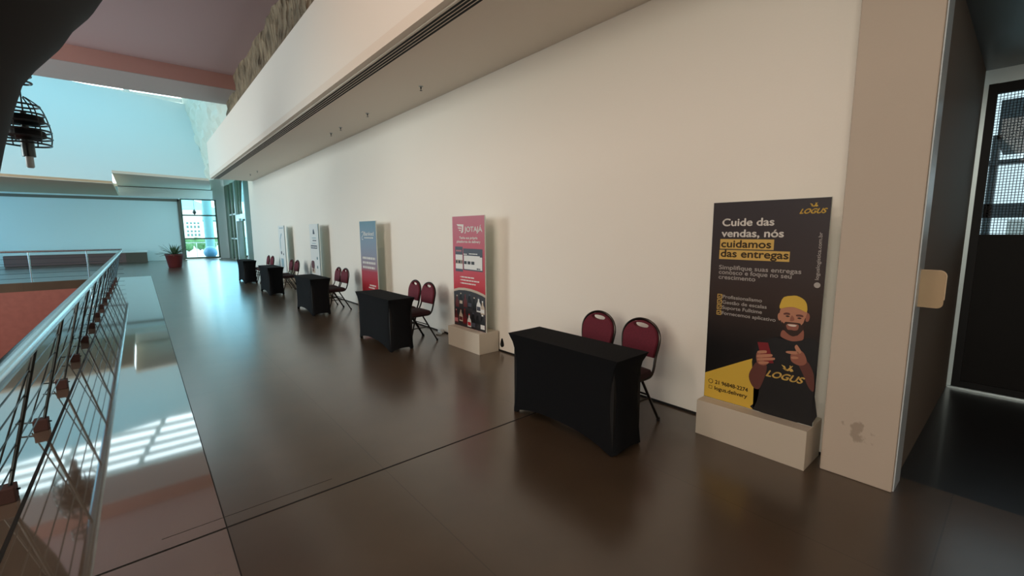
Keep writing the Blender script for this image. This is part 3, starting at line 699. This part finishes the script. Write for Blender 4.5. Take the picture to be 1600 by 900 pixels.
def text(name, s, u, z, width, m, parent, lay, height=None, bold=0.0, shear=0.0, align='LEFT', rot=0.0, spacing=1.0):
    cu = bpy.data.curves.new(name, 'FONT'); cu.body = s; cu.size = 0.1; cu.offset = 0; cu.shear = shear; cu.space_character = spacing
    tmp = bpy.data.objects.new(name, cu); COL.objects.link(tmp)
    bpy.context.view_layer.update()
    me = bpy.data.meshes.new_from_object(tmp.evaluated_get(bpy.context.evaluated_depsgraph_get()))
    COL.objects.unlink(tmp); bpy.data.objects.remove(tmp)
    xs = [v_.co.x for v_ in me.vertices]; x0, x1 = min(xs), max(xs); s_ = width/(x1-x0)
    if height:
        # cap-height of the face is about 0.07 at size 0.1
        sz = height/0.0695
    else: sz = s_
    c, sn = math.cos(rot), math.sin(rot)
    for v_ in me.vertices:
        a_, b_ = (v_.co.x-x0)*s_, v_.co.y*sz
        v_.co = Vector((u+a_*c-b_*sn, -EPS*lay, z+a_*sn+b_*c))
    if bold:
        bm = bmesh.new(); bm.from_mesh(me); g0 = bm.faces[:]
        for dx, dz in ((bold, 0), (-bold, 0), (0, bold), (0, -bold)):
            r = bmesh.ops.duplicate(bm, geom=g0+list({v_ for f in g0 for v_ in f.verts})); 
            for e in r['geom']:
                if isinstance(e, bmesh.types.BMVert): e.co += Vector((dx, -EPS*0.12*(1+abs(dz)/bold+ (1 if dx < 0 or dz < 0 else 0)), dz))
        bm.to_mesh(me); bm.free()
    me.materials.clear(); me.materials.append(m)
    o = bpy.data.objects.new(name, me); COL.objects.link(o); o.parent = parent
    return o
def banner(y, label, m, width=0.77, x=3.46, edge=None):
    """root at the floor; local x to the viewer's right, local -y towards the walkway"""
    t = thing('banner_stand', label, 'banner', (x, y, 0), -PI/2, 'banner stands along the wall')
    link('plinth', box(new_bm(), -0.387, -0.115, 0, 0.387, 0.215, 0.285, 0.003), M_['box'], t)
    link('board', box(new_bm(), -width/2, 0.0, 0.285, width/2, 0.016, 1.86), edge or M_['panel'], t)
    face = rect('print', -width/2, 0.287, width/2, 1.858, m, t, 1)
    return t
def wing_mark(name, u, z, s, m, parent, lay):
    """the small winged mark over the name"""
    bm = new_bm(); y = -EPS*lay
    for P in ([(-0.9, 0.9), (-0.35, 0.75), (0.0, 0.1), (-0.15, 0.0), (-0.5, 0.45)], [(-0.7, 0.35), (-0.2, 0.0), (0.25, 0.0), (0.9, 1.1), (0.45, 0.8), (0.1, 0.3)], [(0.2, 0.25), (0.75, 0.55), (1.0, 0.15), (0.6, -0.05)], [(0.30, 0.95), (0.48, 1.05), (0.55, 0.9), (0.4, 0.8)]):
        bm.faces.new([bm.verts.new((u+a_*s, y, z+b_*s)) for a_, b_ in P])
    return link(name, bm, m, parent)

# --- black delivery banner
b1 = banner(1.245, 'black banner with a smiling man in a yellow cap, on a cream plinth', gradient('print_charcoal_sheen', [(0.28, (20, 19, 20)), (0.75, (22, 20, 21)), (1.15, (58, 46, 42)), (1.4, (60, 52, 52)), (1.86, (58, 55, 60))], 0.35))  # printed gradient, with some reflection on the board put into its colours
flat('yellow_swoosh', [(-0.384, 0.29), (-0.384, 0.487)]+[(-0.325, 0.52), (-0.091, 0.651), (-0.023, 0.687), (0.038, 0.468), (0.02, 0.29)], INK['yellow'], b1, 2)
text('headline_text', 'Cuide das', -0.309, 1.680, 0.362, INK['white'], b1, 2, 0.054, 0.0022)
text('headline_text', 'vendas, nós', -0.311, 1.597, 0.430, INK['white'], b1, 2, 0.054, 0.0022)
rect('highlight', -0.320, 1.504, 0.062, 1.579, INK['gold'], b1, 2); rect('highlight', -0.322, 1.424, 0.167, 1.496, INK['gold'], b1, 2)
text('headline_text', 'cuidamos', -0.309, 1.517, 0.352, INK['brown'], b1, 3, 0.054, 0.0022)
text('headline_text', 'das entregas', -0.309, 1.443, 0.468, INK['brown'], b1, 3, 0.054, 0.0022)
text('subtitle', 'Simplifique suas entregas', -0.317, 1.345, 0.562, INK['grey'], b1, 2, 0.032, 0.0008)
text('subtitle', 'conosco e foque no seu', -0.317, 1.308, 0.505, INK['grey'], b1, 2, 0.032, 0.0008)
text('subtitle', 'crescimento', -0.317, 1.269, 0.270, INK['grey'], b1, 2, 0.032, 0.0008)
for k, (s_, z_, wd) in enumerate((('Profissionalismo', 1.118, 0.285), ('Gestão de escalas', 1.075, 0.32), ('Suporte Fulltime', 1.033, 0.29), ('Fornecemos aplicativo', 0.988, 0.385))):
    text('list_text', s_, -0.277, z_, wd, INK['grey'], b1, 2, 0.026, 0.0006)
    bm = new_bm()
    for a_ in ((-0.318, z_-0.006, -0.282, z_-0.001), (-0.318, z_+0.025, -0.282, z_+0.030), (-0.318, z_-0.001, -0.313, z_+0.025), (-0.287, z_-0.001, -0.282, z_+0.025)):
        bm.faces.new([bm.verts.new(c) for c in ((a_[0], -2*EPS, a_[1]), (a_[2], -2*EPS, a_[1]), (a_[2], -2*EPS, a_[3]), (a_[0], -2*EPS, a_[3]))])
    bm.faces.new([bm.verts.new((u_, -2.5*EPS, zz)) for u_, zz in ((-0.311, z_+0.014), (-0.303, z_+0.003), (-0.283, z_+0.026), (-0.303, z_+0.011))])
    link('check_mark', bm, INK['gold'], b1)
text('website_text', 'loguslogistica.com.br', 0.350, 1.312, 0.318, INK['grey'], b1, 2, 0.022, 0.0005, rot=PI/2)
flat('globe_icon', [(0.344+0.019*math.cos(2*PI*k/20), 1.276+0.019*math.sin(2*PI*k/20)) for k in range(20)], INK['grey'], b1, 2)
text('logo_text', 'LOGUS', 0.208, 1.757, 0.158, INK['yellow'], b1, 2, 0.031, 0.0018, shear=0.45)
wing_mark('logo_mark', 0.287, 1.800, 0.026, INK['yellow'], b1, 2)
text('phone_text', '21 96848-2274', -0.298, 0.415, 0.250, INK['brown'], b1, 3, 0.030, 0.0012)
text('phone_text', 'logus.delivery', -0.300, 0.364, 0.250, INK['brown'], b1, 3, 0.030, 0.0012)
for zz, nn in ((0.428, 20), (0.378, 4)):
    bm = new_bm()
    tube(bm, [(-0.334+0.017*math.cos(2*PI*k/nn+PI/4), -3*EPS, zz+0.017*math.sin(2*PI*k/nn+PI/4)) for k in range(nn)], 0.0022, 4, True)
    for v_ in bm.verts: v_.co.y = -3*EPS-0.0003*(1 if v_.co.y < -3*EPS else 0)
    link('contact_icon', bm, INK['brown'], b1)
man = flat('printed_man', PRINT['shirt'], INK['shirt'], b1, 3, 3, 'printed picture of a smiling bearded man in a black shirt')
for nm, k, ik, ly, sm in (('neck', 'neck', 'skin2', 4, 3), ('ear', 'ear_l', 'skin', 4, 3), ('ear', 'ear_r', 'skin2', 4, 3), ('face', 'face', 'skin', 5, 3), ('beard', 'beard', 'hair', 6, 3), ('mouth_area', 'cheek', 'skin2', 7, 3),
        ('lip', 'lip', 'lip', 8, 2), ('teeth', 'teeth', 'tooth', 9, 2), ('eyebrow', 'brow_l', 'skin3', 6, 2), ('eyebrow', 'brow_r', 'skin3', 6, 2), ('nose', 'nose', 'skin2', 6, 2), ('cap', 'cap', 'yellow', 10, 2),
        ('forearm', 'arm_l', 'skin3', 4, 3), ('forearm', 'arm_r', 'skin3', 4, 3), ('hand', 'palm_l', 'skin2', 5, 3), ('held_phone', 'phone', 'phone', 6, 0), ('finger', 'fin1', 'skin', 7, 3), ('finger', 'fin2', 'skin', 7, 3), ('finger', 'fin3', 'skin', 7, 3), ('finger', 'fin4', 'skin', 7, 3),
        ('hand', 'hand_r', 'skin2', 6, 3), ('finger', 'index_r', 'skin', 7, 3), ('thumb', 'thumb_r', 'skin', 7, 3), ('finger', 'knuck_r', 'skin', 7, 3)):
    flat(nm, PRINT[k], INK[ik], man, ly, sm)
for u_, zz in ((0.184, 1.040), (0.257, 1.036)):
    flat('eye', [(u_-0.014, zz), (u_, zz+0.007), (u_+0.014, zz), (u_, zz-0.006)], INK['hair'], man, 7, 2)
text('shirt_text', 'LOGUS', 0.072, 0.575, 0.246, INK['gold'], man, 5, 0.046, 0.0025, shear=0.45)
wing_mark('shirt_mark', 0.205, 0.645, 0.042, INK['gold'], man, 5)

# --- red banner
b2 = banner(5.02, 'red banner with white lettering and a picture of bottles, on a cream plinth', gradient('print_red', [(0.28, (170, 24, 34)), (0.8, (184, 26, 38)), (0.95, (200, 48, 58)), (1.3, (194, 70, 84)), (1.86, (190, 92, 106))], 0.4))
text('logo_text', 'JOTAJÁ', -0.078, 1.645, 0.408, INK['white'], b2, 2, 0.068, 0.004)
bm = new_bm(); y = -2*EPS
for P in ([(-0.278, 1.752), (-0.100, 1.745), (-0.112, 1.640), (-0.150, 1.622), (-0.175, 1.640), (-0.150, 1.655), (-0.143, 1.715), (-0.245, 1.722)], [(-0.250, 1.705), (-0.160, 1.702), (-0.163, 1.685), (-0.232, 1.688)], [(-0.225, 1.672), (-0.167, 1.670), (-0.172, 1.655), (-0.208, 1.656)]):
    f = bm.faces.new([bm.verts.new((u_, y, zz)) for u_, zz in P])
bmesh.ops.triangulate(bm, faces=bm.faces[:], ngon_method='EAR_CLIP'); link('logo_mark', bm, INK['white'], b2)
text('subtitle', 'Tenha sua própria', -0.213, 1.545, 0.437, INK['white'], b2, 2, 0.032, 0.0022)
text('subtitle', 'plataforma de delivery', -0.279, 1.492, 0.567, INK['white'], b2, 2, 0.032, 0.0022)
# device screens
rect('phone_screen', -0.325, 1.080, -0.135, 1.435, INK['slate'], b2, 2); rect('screen_page', -0.318, 1.250, -0.140, 1.322, INK['paper'], b2, 3); rect('screen_page', -0.318, 1.120, -0.140, 1.190, INK['paper'], b2, 3)
rect('screen_page', -0.318, 1.190, -0.140, 1.250, INK['beige'], b2, 3); bars('screen_text', -0.312, -0.150, 1.200, 0.040, INK['dark'], b2, 4, 3); bars('screen_text', -0.30, -0.17, 1.365, 0.022, INK['pinkish'], b2, 3, 4)
rect('tablet_screen', -0.120, 1.108, 0.335, 1.412, INK['slate'], b2, 3); rect('screen_page', -0.105, 1.125, 0.325, 1.315, INK['paper'], b2, 4)
bars('screen_text', -0.100, 0.165, 1.195, 0.042, INK['dark'], b2, 5, 5); bars('screen_text', 0.02, 0.22, 1.335, 0.012, INK['paper'], b2, 5, 6); bars('screen_text', -0.11, -0.03, 1.325, 0.014, INK['paper'], b2, 5, 8)
bars('screen_text', 0.20, 0.28, 1.130, 0.02, INK['slate'], b2, 5, 7); rect('screen_tab', 0.275, 1.30, 0.335, 1.345, INK['slate'], b2, 6)
for k, (zz, u1) in enumerate(((1.000, 0.131), (0.957, 0.249), (0.912, 0.169))):
    bars('list_text', -0.185, u1, zz, 0.017, INK['white'], b2, 2, 20+k)
    rect('list_dot', -0.212, zz+0.002, -0.200, zz+0.014, INK['white'], b2, 2)
arc = lambda off: [(-0.383, 0.815-off), (-0.25, 0.845-off), (-0.10, 0.856-off), (0.05, 0.853-off), (0.2, 0.838-off), (0.33, 0.815-off), (0.383, 0.800-off)]
flat('white_arc', [(0.383, 0.29), (-0.383, 0.29)][::-1]+arc(0)[::-1], INK['beige'], b2, 2)
flat('bottle_picture', [(-0.383, 0.29), (0.383, 0.29)]+arc(0.034)[::-1], INK['dark'], b2, 3)
rnd = random.Random(3)
def bottle(u, z, s, m, lb):
    P = [(-0.5, 0), (0.5, 0), (0.5, 0.9), (0.42, 1.15), (0.16, 1.45), (0.15, 1.95), (-0.15, 1.95), (-0.16, 1.45), (-0.42, 1.15), (-0.5, 0.9)]
    o = flat('printed_bottle', [(u+a_*s, z+b_*s) for a_, b_ in P], m, b2, 4 + rnd.random())
    if lb: rect('bottle_label', u-0.42*s, z+0.2*s, u+0.42*s, z+0.75*s, lb, o, 6)
    rect('bottle_cap', u-0.17*s, z+1.85*s, u+0.17*s, z+2.05*s, lb or INK['beige'], o, 6)
for u_, z_, s_, m, lb in ((-0.30, 0.56, 0.085, 'maroon', None), (-0.20, 0.60, 0.085, 'black', 'beige'), (-0.09, 0.58, 0.09, 'maroon', 'maroon'), (0.02, 0.58, 0.095, 'black', 'slate'), (0.13, 0.56, 0.09, 'black', None), (0.23, 0.55, 0.10, 'paper', 'slate'), (0.32, 0.53, 0.09, 'beige', 'paper'),
        (-0.33, 0.32, 0.10, 'maroon', 'pinkish'), (-0.21, 0.36, 0.09, 'beige', 'maroon'), (-0.11, 0.33, 0.11, 'maroon', 'phone'), (0.0, 0.31, 0.09, 'paper', 'red'), (0.10, 0.30, 0.11, 'black', 'slate'), (0.21, 0.30, 0.11, 'black', 'dark'), (0.315, 0.30, 0.11, 'black', 'paper')):
    bottle(u_, z_, s_, INK[m], INK[lb] if lb else None)

# --- blue to red banner
b3 = banner(8.50, 'banner fading from grey blue to red, rising behind the second covered table', gradient('print_blue_red', [(0.28, (176, 26, 40)), (0.86, (170, 38, 52)), (0.93, (150, 120, 128)), (1.2, (138, 140, 156)), (1.5, (128, 146, 164)), (1.86, (104, 138, 152))], 0.45), 0.80)
text('logo_text', 'Banked', -0.19, 1.578, 0.48, INK['white'], b3, 2, 0.075, 0.002)
bm = new_bm(); tube(bm, [(u_, -2*EPS, zz) for u_, zz in ((-0.31, 1.64), (-0.22, 1.66), (-0.22, 1.60), (-0.31, 1.53), (-0.30, 1.50), (-0.24, 1.50))], 0.008, 4)
for v_ in bm.verts: v_.co.y = -2*EPS-0.0002*(1 if v_.co.y < -2*EPS else 0)
link('logo_mark', bm, INK['white'], b3)
bars('subtitle', -0.184, 0.263, 1.522, 0.022, INK['white'], b3, 2, 31)
for k, (zz, u1) in enumerate(((1.105, 0.315), (1.012, 0.324), (0.918, 0.294))): bars('body_text', -0.31, u1, zz, 0.045, INK['white'], b3, 2, 40+k)
bars('footer_text', -0.01, 0.29, 0.575, 0.028, INK['white'], b3, 2, 50); bars('footer_text', -0.056, 0.23, 0.525, 0.028, INK['white'], b3, 2, 51)

# --- white banner with dark text
b4 = banner(12.0, 'white banner with grey text and a red picture at the bottom, third from the far end', INK['paper'])
b4['label'] = 'white banner with dark text lines and a small reddish picture, rising behind the middle table'
flat('logo_mark', [(-0.10, 1.60), (0.06, 1.60), (0.04, 1.66), (-0.02, 1.74), (-0.08, 1.70)], INK['slate'], b4, 2)
bars('body_text', -0.18, 0.15, 1.49, 0.022, INK['blue'], b4, 2, 61); bars('body_text', -0.14, 0.17, 1.42, 0.03, INK['slate'], b4, 2, 62); bars('body_text', -0.2, 0.12, 1.35, 0.018, INK['blue'], b4, 2, 63)
rect('text_block', -0.33, 1.225, 0.20, 1.31, INK['slate'], b4, 2); bars('block_text', -0.30, 0.18, 1.25, 0.03, INK['paper'], b4, 3, 64)
for u_, zz in ((0.16, 0.98), (0.14, 0.75)): flat('round_icon', [(u_+0.045*math.cos(2*PI*k/16), zz+0.04*math.sin(2*PI*k/16)) for k in range(16)], INK['teal'], b4, 2)
flat('red_picture', [(-0.36, 0.72), (-0.12, 0.70), (-0.10, 0.86), (-0.16, 0.90), (-0.34, 0.89)], INK['maroon'], b4, 2, 2); rect('picture_patch', -0.34, 0.58, -0.08, 0.70, INK['beige'], b4, 2); rect('picture_patch', -0.30, 0.62, -0.2, 0.68, INK['maroon'], b4, 3)
rect('teal_edge', 0.345, 0.29, 0.383, 1.857, INK['teal'], b4, 2)
# --- farthest white banner
b5 = banner(15.4, 'white banner with faint grey motifs, the farthest one along the wall', INK['paper'])
rect('top_strip', -0.25, 1.77, 0.25, 1.80, INK['blue'], b5, 2)
flat('faint_curve', [(-0.05, 1.62), (-0.22, 1.45), (-0.24, 1.2), (-0.18, 1.05), (-0.16, 1.2), (-0.15, 1.42), (0.02, 1.58)], INK['blue'], b5, 2, 2)
for u_, zz, r_ in ((-0.15, 1.0, 0.08), (0.10, 0.96, 0.05)): flat('round_icon', [(u_+r_*math.cos(2*PI*k/16), zz+r_*0.7*math.sin(2*PI*k/16)) for k in range(16)], INK['slate'], b5, 2)
rect('grey_block', -0.25, 0.55, 0.08, 0.82, INK['blue'], b5, 2); rect('teal_edge', 0.345, 0.29, 0.383, 1.857, INK['teal'], b5, 2)

# ------------------------------------------------------------------ SMALL THINGS
so = thing('wall_socket', 'small black drop-shaped outlet hole low on the cream wall', 'socket', (XW, 4.58, 0.0))
bm = poly_prism(new_bm(), [(p.x, p.y) for p in catmull([(0.0, 0.185, 0), (-0.028, 0.125, 0), (-0.032, 0.085, 0), (0.0, 0.06, 0), (0.032, 0.085, 0), (0.026, 0.125, 0)], 4, True)], 0, -0.012, 0.0)
link('socket_box', bm, M_['black'], so)
link('socket_core', tube(new_bm(), [(-0.02, 0, 0.10), (-0.012, 0, 0.10)], 0.012, 10), M_['darksteel'], so)
cb = thing('cable_end', 'short white cable end on the floor left of the red banner plinth', 'cable', (3.62, 6.02, 0.0))
link('cable_wire', tube(new_bm(), catmull([(0.05, 0.1, 0.03), (0.0, 0.03, 0.012), (-0.06, -0.02, 0.012), (-0.10, 0.04, 0.012)], 5), 0.012, 8), M_['white'], cb, True)
link('cable_plug', box(new_bm(), 0.0, 0.06, 0.0, 0.07, 0.16, 0.06, 0.008), M_['white'], cb)
# plate on the vestibule jamb
pl = thing('push_plate', 'tan rounded plate with a bright top rim sticking out beside the pillar', 'plate', (3.60, 0.36, 1.29))
P = [(0.049, -0.112)]
for cy_, cz_, a0_ in ((-0.034, -0.084, 1.5), (-0.030, 0.080, 1.0)):
    rr_ = 0.028 if cz_ < 0 else 0.032
    for k in range(7):
        a_ = PI*a0_-PI/2*k/6; P.append((cy_+rr_*math.cos(a_), cz_+rr_*math.sin(a_)))
P.append((0.049, 0.112))
bm = poly_prism(new_bm(), P, 0, -0.012, 0.012)
link('plate_body', bm, M_['tan'], pl)
bm = tube(new_bm(), [(-0.008, 0.048, 0.113)]+[(-0.008, -0.030+0.033*math.cos(PI/2+PI/2*k/6), 0.080+0.033*math.sin(PI/2+PI/2*k/6)) for k in range(7)]+[(-0.008, -0.063, -0.06)], 0.004, 6)
link('plate_rim', bm, M_['brass'], pl)
link('plate_bracket', box(new_bm(), 0.008, 0.02, -0.03, 0.03, 0.052, 0.03), M_['darksteel'], pl)
# potted plant at the far end
pp = thing('potted_plant', 'spiky green plant in a red pot on the far floor by the glazing', 'plant', (1.22, 26.6, 0))
link('pot', lathe(new_bm(), [(0.24, 0.0), (0.26, 0.02), (0.35, 0.56), (0.37, 0.58), (0.37, 0.65), (0.33, 0.65), (0.31, 0.58)], seg=36), M_['pot'], pp, True)
link('soil', lathe(new_bm(), [(0.31, 0.55), (0.30, 0.585)], seg=28), M_['soil'], pp)
for k in range(44):
    a_ = 2*PI*k/44*2.4+random.uniform(-.2, .2); L = random.uniform(0.5, 0.78); el = random.uniform(0.25, 1.25); wd = random.uniform(0.03, 0.045)
    bm = new_bm(); prev = None; d = Vector((math.cos(a_), math.sin(a_), 0)); sd = Vector((-d.y, d.x, 0))
    for i in range(8):
        t = i/7; r_ = 0.05+L*t*math.cos(el)*(1+0.25*t); z = 0.58+L*(math.sin(el)*t-0.32*t*t*math.cos(el)); wv = wd*(math.sin(PI*min(1, t*0.8+0.18)))*(1-0.85*t**3)
        c = d*r_+Vector((0, 0, z)); l_, m_, r2 = bm.verts.new(c-sd*wv+Vector((0, 0, 0.008))), bm.verts.new(c), bm.verts.new(c+sd*wv+Vector((0, 0, 0.008)))
        if prev: bm.faces.new((prev[0], prev[1], m_, l_)); bm.faces.new((prev[1], prev[2], r2, m_))
        prev = (l_, m_, r2)
    link('leaf', bm, M_['leaf'], pp, True)
